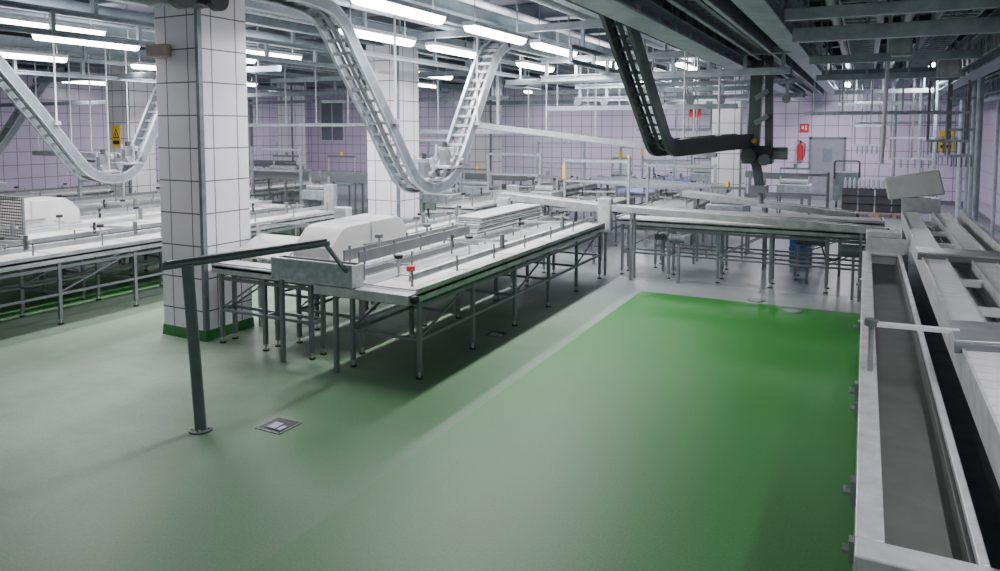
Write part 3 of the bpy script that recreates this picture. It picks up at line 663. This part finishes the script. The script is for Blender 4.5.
for a in [(-8.6,14.1),(-8.7,15.9,.9,.6,1.0,.4,True),(-6.05,14.2,.5,.8,1.1,.3),(-2.3,14.1,.7,.6,1.0,.3,True),(-6.1,19.6,.6,.8,1.1,.5,True),(-3.9,20.4,.8,.6,1.2,.4),(-10.6,12.2,.6,.5,1.1,.3),(-12.2,14.9,1,.6,1.2,.5,True),(-15.6,16.5,1.2,.8,1.2,.4),(-19.5,14,1.5,.8,1.2,.5),(-19.6,10,1.2,.8,1.1,.4),(-1.6,20,.8,.7,1.0,.4)]: station(*a)
t=thing('tool_cart',(-.5,24.6,0),'dark grey wheeled cart with upright handle','cart')
MB().box((-.85,24.4,.25),(-.1,24.9,1.1),GD).obj('cart_body',t,bevel=.02)
MB().tube(fillet([(-.82,24.35,.9),(-.82,24.35,1.45),(-.13,24.35,1.45),(-.13,24.35,.9)],.08),.025,DARK).obj('handle',t)
for x in(-.75,-.2):
    for y in(24.48,24.82): MB().cyl((x-.02,y,.1),(x+.02,y,.1),.1,BLACK,14).obj('wheel',t); MB().box((x-.02,y-.02,.1),(x+.02,y+.02,.25),STEEL).obj('caster_fork',t)
# ---------------------------------------------------------------- right machine
t=thing('trough_conveyor',(.45,5.5,0),'long steel trough with segmented conveyor tracks and cross arms','conveyor machine')
FR=mat('machine_frame_grey',(.66,.67,.67),.36,.2,noise=.22,scale=9)
RD=mat('machine_rail_dark',(.24,.25,.26),.45,.3)
SEG=mat('pale_segment_steel',(.90,.90,.89),.4,0,noise=.08)
Y0,Y1=2.5,8.6
b=MB(); b.box((-.03,Y0,.12),(-.005,Y1,1.07),STEELD); b.box((-.005,Y0,.12),(1.1,Y0+.03,1.03),FR); b.box((.0,Y1-.03,.12),(.4,Y1,1.25),FR); b.obj('side_panel',t)
b=MB(); b.box((-.03,Y0,1.07),(.055,Y1,1.10),FR); b.box((-.03,Y0-.12,1.03),(1.1,Y0,1.10),FR); b.box((.055,Y1-.08,1.07),(.36,Y1,1.10),FR); b.box((.305,Y0,1.06),(.335,Y1,1.10),FR); b.obj('top_rim',t,bevel=.006)
b=MB(); b.box((.0,Y0+.03,.96),(.31,Y1-.03,.98),TROUGH); b.box((.0,Y0+.03,.98),(.02,Y1-.03,1.07),TROUGH); b.box((.29,Y0+.03,.98),(.305,Y1-.03,1.06),TROUGH); b.obj('trough_lining',t)
MB().box((.335,Y0+.03,.80),(1.04,10.5,.82),GD).obj('gap_shade_sheet',t)  # dark sheet added to stand in for shade in the gap beside the trough
for y in(2.7,5.5,8.4):
    for x in(0.03,1.0): MB().box((x-.03,y-.03,0),(x+.03,y+.03,.14 if x<.5 else .8),STEELD).obj('support_leg',t)
CY0,CY1=2.0,10.8
def strip(x0,x1,z,name):
    b=MB(); n=int((CY1-CY0)/.11); s=(CY1-CY0)/n
    for i in range(n):
        y=CY0+i*s; b.box((x0,y+.004,z),(x1,y+s-.004,z+.025),SEG)
    b.box((x0,CY0,z-.01),(x1,CY1,z),GALV)
    b.obj(name,t)
strip(.43,.58,1.3,'segmented_track'); strip(.78,.93,1.3,'segmented_track')
b=MB()
for x in(.412,.582,.764,.932): b.box((x,CY0,1.16),(x+.014,CY1,1.335),FR)
b.box((1.05,CY0,1.1),(1.09,CY1,1.38),FR); b.box((.946,CY0,1.18),(1.05,CY1,1.2),FR)
b.box((.596,CY0,1.14),(.764,CY1,1.15),RD); b.box((.425,CY0,1.15),(.58,CY1,1.28),RD)
b.obj('conveyor_side_rail',t)
for x in(.42,.94):
    for y in(2.7,10.2): MB().box((x,y,0.0),(x+.05,y+.05,1.16),STEELD).obj('support_leg',t)
def arm(y,w,x0=.02,dy=0):
    a=MB(); c=[(.38,y-w/2),(1.10,y-w/2-dy),(1.10,y+w/2-dy),(.38,y+w/2)]
    a.add([(x,yy,1.36) for x,yy in c]+[(x,yy,1.375) for x,yy in c],[(0,3,2,1),(4,5,6,7),(0,1,5,4),(1,2,6,5),(2,3,7,6),(3,0,4,7)],STEEL)
    a.beam((.38,y-w/2,1.335),(1.10,y-w/2-dy,1.335),.012,.05,STEELD)
    a.obj('cross_plate',t,bevel=.003)
    if x0<.1:
        a=MB(); a.beam((x0,y,1.36),(.42,y,1.368),.045,.02,SEG); a.cyl((x0,y,1.10),(x0,y,1.36),.014,STEEL,8); a.cyl((x0,y,1.35),(x0,y,1.385),.035,STEELD,14); a.obj('adjusting_arm',t)
arm(4.3,.42,.02,-.18); arm(7.1,.34,.25)
for i in range(8):
    y=3.4+i*.95; MB().box((.596,y,1.24),(.764,y+.05,1.29),SEG).obj('cross_bracket',t)
for z,y in((.95,3.0),(.95,4.2),(.95,5.6),(.95,7.2),(.5,3.4),(.5,5.2)):
    b=MB(); b.box((-.05,y,z),(-.03,y+.06,z+.1),STEEL); b.cyl((-.075,y+.03,z+.05),(-.05,y+.03,z+.05),.018,STEEL,8); b.obj('latch',t)
t.location.x+=.04
t=thing('drive_cabinet',(.6,11.0,0),'tilted smooth pale drive box at the conveyor head','machine')
vs=[(.30,10.90,1.46),(.95,10.90,1.56),(.95,11.12,1.56),(.30,11.12,1.46),(.24,10.93,1.74),(.87,10.93,1.88),(.87,11.12,1.88),(.24,11.12,1.74)]
MB().add(vs,[(0,3,2,1),(4,5,6,7),(0,1,5,4),(1,2,6,5),(2,3,7,6),(3,0,4,7)],HOOD).obj('box_body',t,bevel=.02)
MB().box((.46,10.9,1.30),(.9,11.1,1.50),STEEL).obj('pedestal',t)
for x in(.48,.86): MB().box((x,10.95,0),(x+.05,11.05,1.30),STEELD).obj('support_leg',t)
b=MB(); b.box((.04,8.7,.0),(.37,8.95,1.30),FR); b.box((.06,8.69,.2),(.35,8.70,1.25),GALV); b.obj('end_cabinet',bevel=.01,label='grey steel end cabinet behind the trough',cat='cabinet')
# ---------------------------------------------------------------- drains, signs, extinguisher
def drain(x,y,s=.13):
    t=thing('floor_drain',(x,y,0),'square stainless floor drain with dark opening','drain')
    b=MB()
    for a,bb in(((x-s,y-s),(x+s,y-s+.012)),((x-s,y+s-.012),(x+s,y+s)),((x-s,y-s),(x-s+.012,y+s)),((x+s-.012,y-s),(x+s,y+s))): b.box((*a,.0),(*bb,.006),STEELD)
    b.obj('drain_frame',t)
    MB().box((x-s+.012,y-s+.012,.0),(x+s-.012,y+s-.012,.003),BLACK).obj('drain_pit',t)
    MB().box((x-.06,y-.08,.003),(x+.03,y+.03,.012),GALV).obj('drain_cover',t); MB().box((x+.05,y-.08,.003),(x+.09,y+.0,.012),GALV).obj('drain_bolt',t)
drain(-4.18,4.27); drain(-3.8,7.4,.11)
for x,y in((-1.3,10.55),(-.8,10.15)):
    t=thing('floor_drain',(x,y,0),'round steel drain cover set in the floor','drain')
    MB().cyl((x,y,0),(x,y,.006),.12,STEELD,24).obj('drain_cover',t); MB().cyl((x,y,.006),(x,y,.009),.09,PAINTG,24).obj('drain_plate',t)
def sign(x,y,z,w,h,m,label,tri=None):
    t=thing('warning_sign',(x,y,z),label,'sign')
    MB().box((x-w/2,y-.012,z-h/2),(x+w/2,y,z+h/2),m).obj('sign_board',t)
    b=MB()
    if tri=='tri':
        b.prism([(x-w*.38,z-h*.1),(x+w*.38,z-h*.1),(x,z+h*.38)],'y',y-.016,y-.012,BLACK)
        b.prism([(x-w*.24,z-h*.04),(x+w*.24,z-h*.04),(x,z+h*.26)],'y',y-.02,y-.016,YEL)
        b.box((x-.015,y-.024,z),(x+.015,y-.02,z+h*.14),BLACK)
        b.box((x-w*.38,y-.016,z-h*.38),(x+w*.38,y-.012,z-h*.2),BLACK)
    else:
        b.box((x-w*.3,y-.016,z-h*.1),(x-w*.05,y-.012,z+h*.25),WHITE); b.box((x+w*.08,y-.016,z-h*.2),(x+w*.28,y-.012,z+h*.3),WHITE)
    b.obj('symbol',t)
sign(-15.55,10.94,2.25,.3,.5,YEL,'yellow warning sign with black triangle on tiled column',tri='tri')
sign(2.3,YB-.001,2.05,.4,.65,YEL,'yellow warning sign with black triangle on tiled wall',tri='tri')
sign(-3.75,18.0,2.95,.28,.5,RED,'red fire safety sign with white symbols on a hanger')
sign(-1.9,YB-.001,2.45,.3,.3,RED,'red fire extinguisher sign on tiled wall')
t=thing('fire_extinguisher',(-2.0,YB-.12,1.35),'red fire extinguisher hanging on the tiled wall','fire extinguisher')
b=MB(); b.cyl((-2.0,YB-.12,1.35),(-2.0,YB-.12,1.85),.1,RED,18); b.cyl((-2.0,YB-.12,1.85),(-2.0,YB-.12,1.95),.1,RED,18,r2=.03); b.obj('cylinder_body',t)
b=MB(); b.cyl((-2.0,YB-.12,1.95),(-2.0,YB-.12,2.0),.03,BLACK); b.box((-2.1,YB-.14,2.0),(-1.96,YB-.1,2.03),BLACK); b.obj('valve_handle',t)
MB().tube(smooth([(-1.97,YB-.12,1.98),(-1.86,YB-.12,1.9),(-1.86,YB-.12,1.6),(-1.88,YB-.12,1.45)]),.015,BLACK,8).obj('hose',t)
MB().box((-2.04,YB-.03,1.5),(-1.96,YB,1.7),STEEL).obj('wall_bracket',t)
# ---------------------------------------------------------------- world, camera
w=bpy.data.worlds.new('w'); scene.world=w; w.use_nodes=True
w.node_tree.nodes['Background'].inputs[0].default_value=(.82,.82,.92,1); w.node_tree.nodes['Background'].inputs[1].default_value=.42
cam=bpy.data.cameras.new('cam'); cam.sensor_width=36; cam.lens=36*.72; cam.shift_y=-.1055; cam.clip_start=.05
co=bpy.data.objects.new('camera',cam); LINK(co); co.location=(0,0,2.4)
co.rotation_euler=(math.radians(86),0,math.radians(26.88)); scene.camera=co
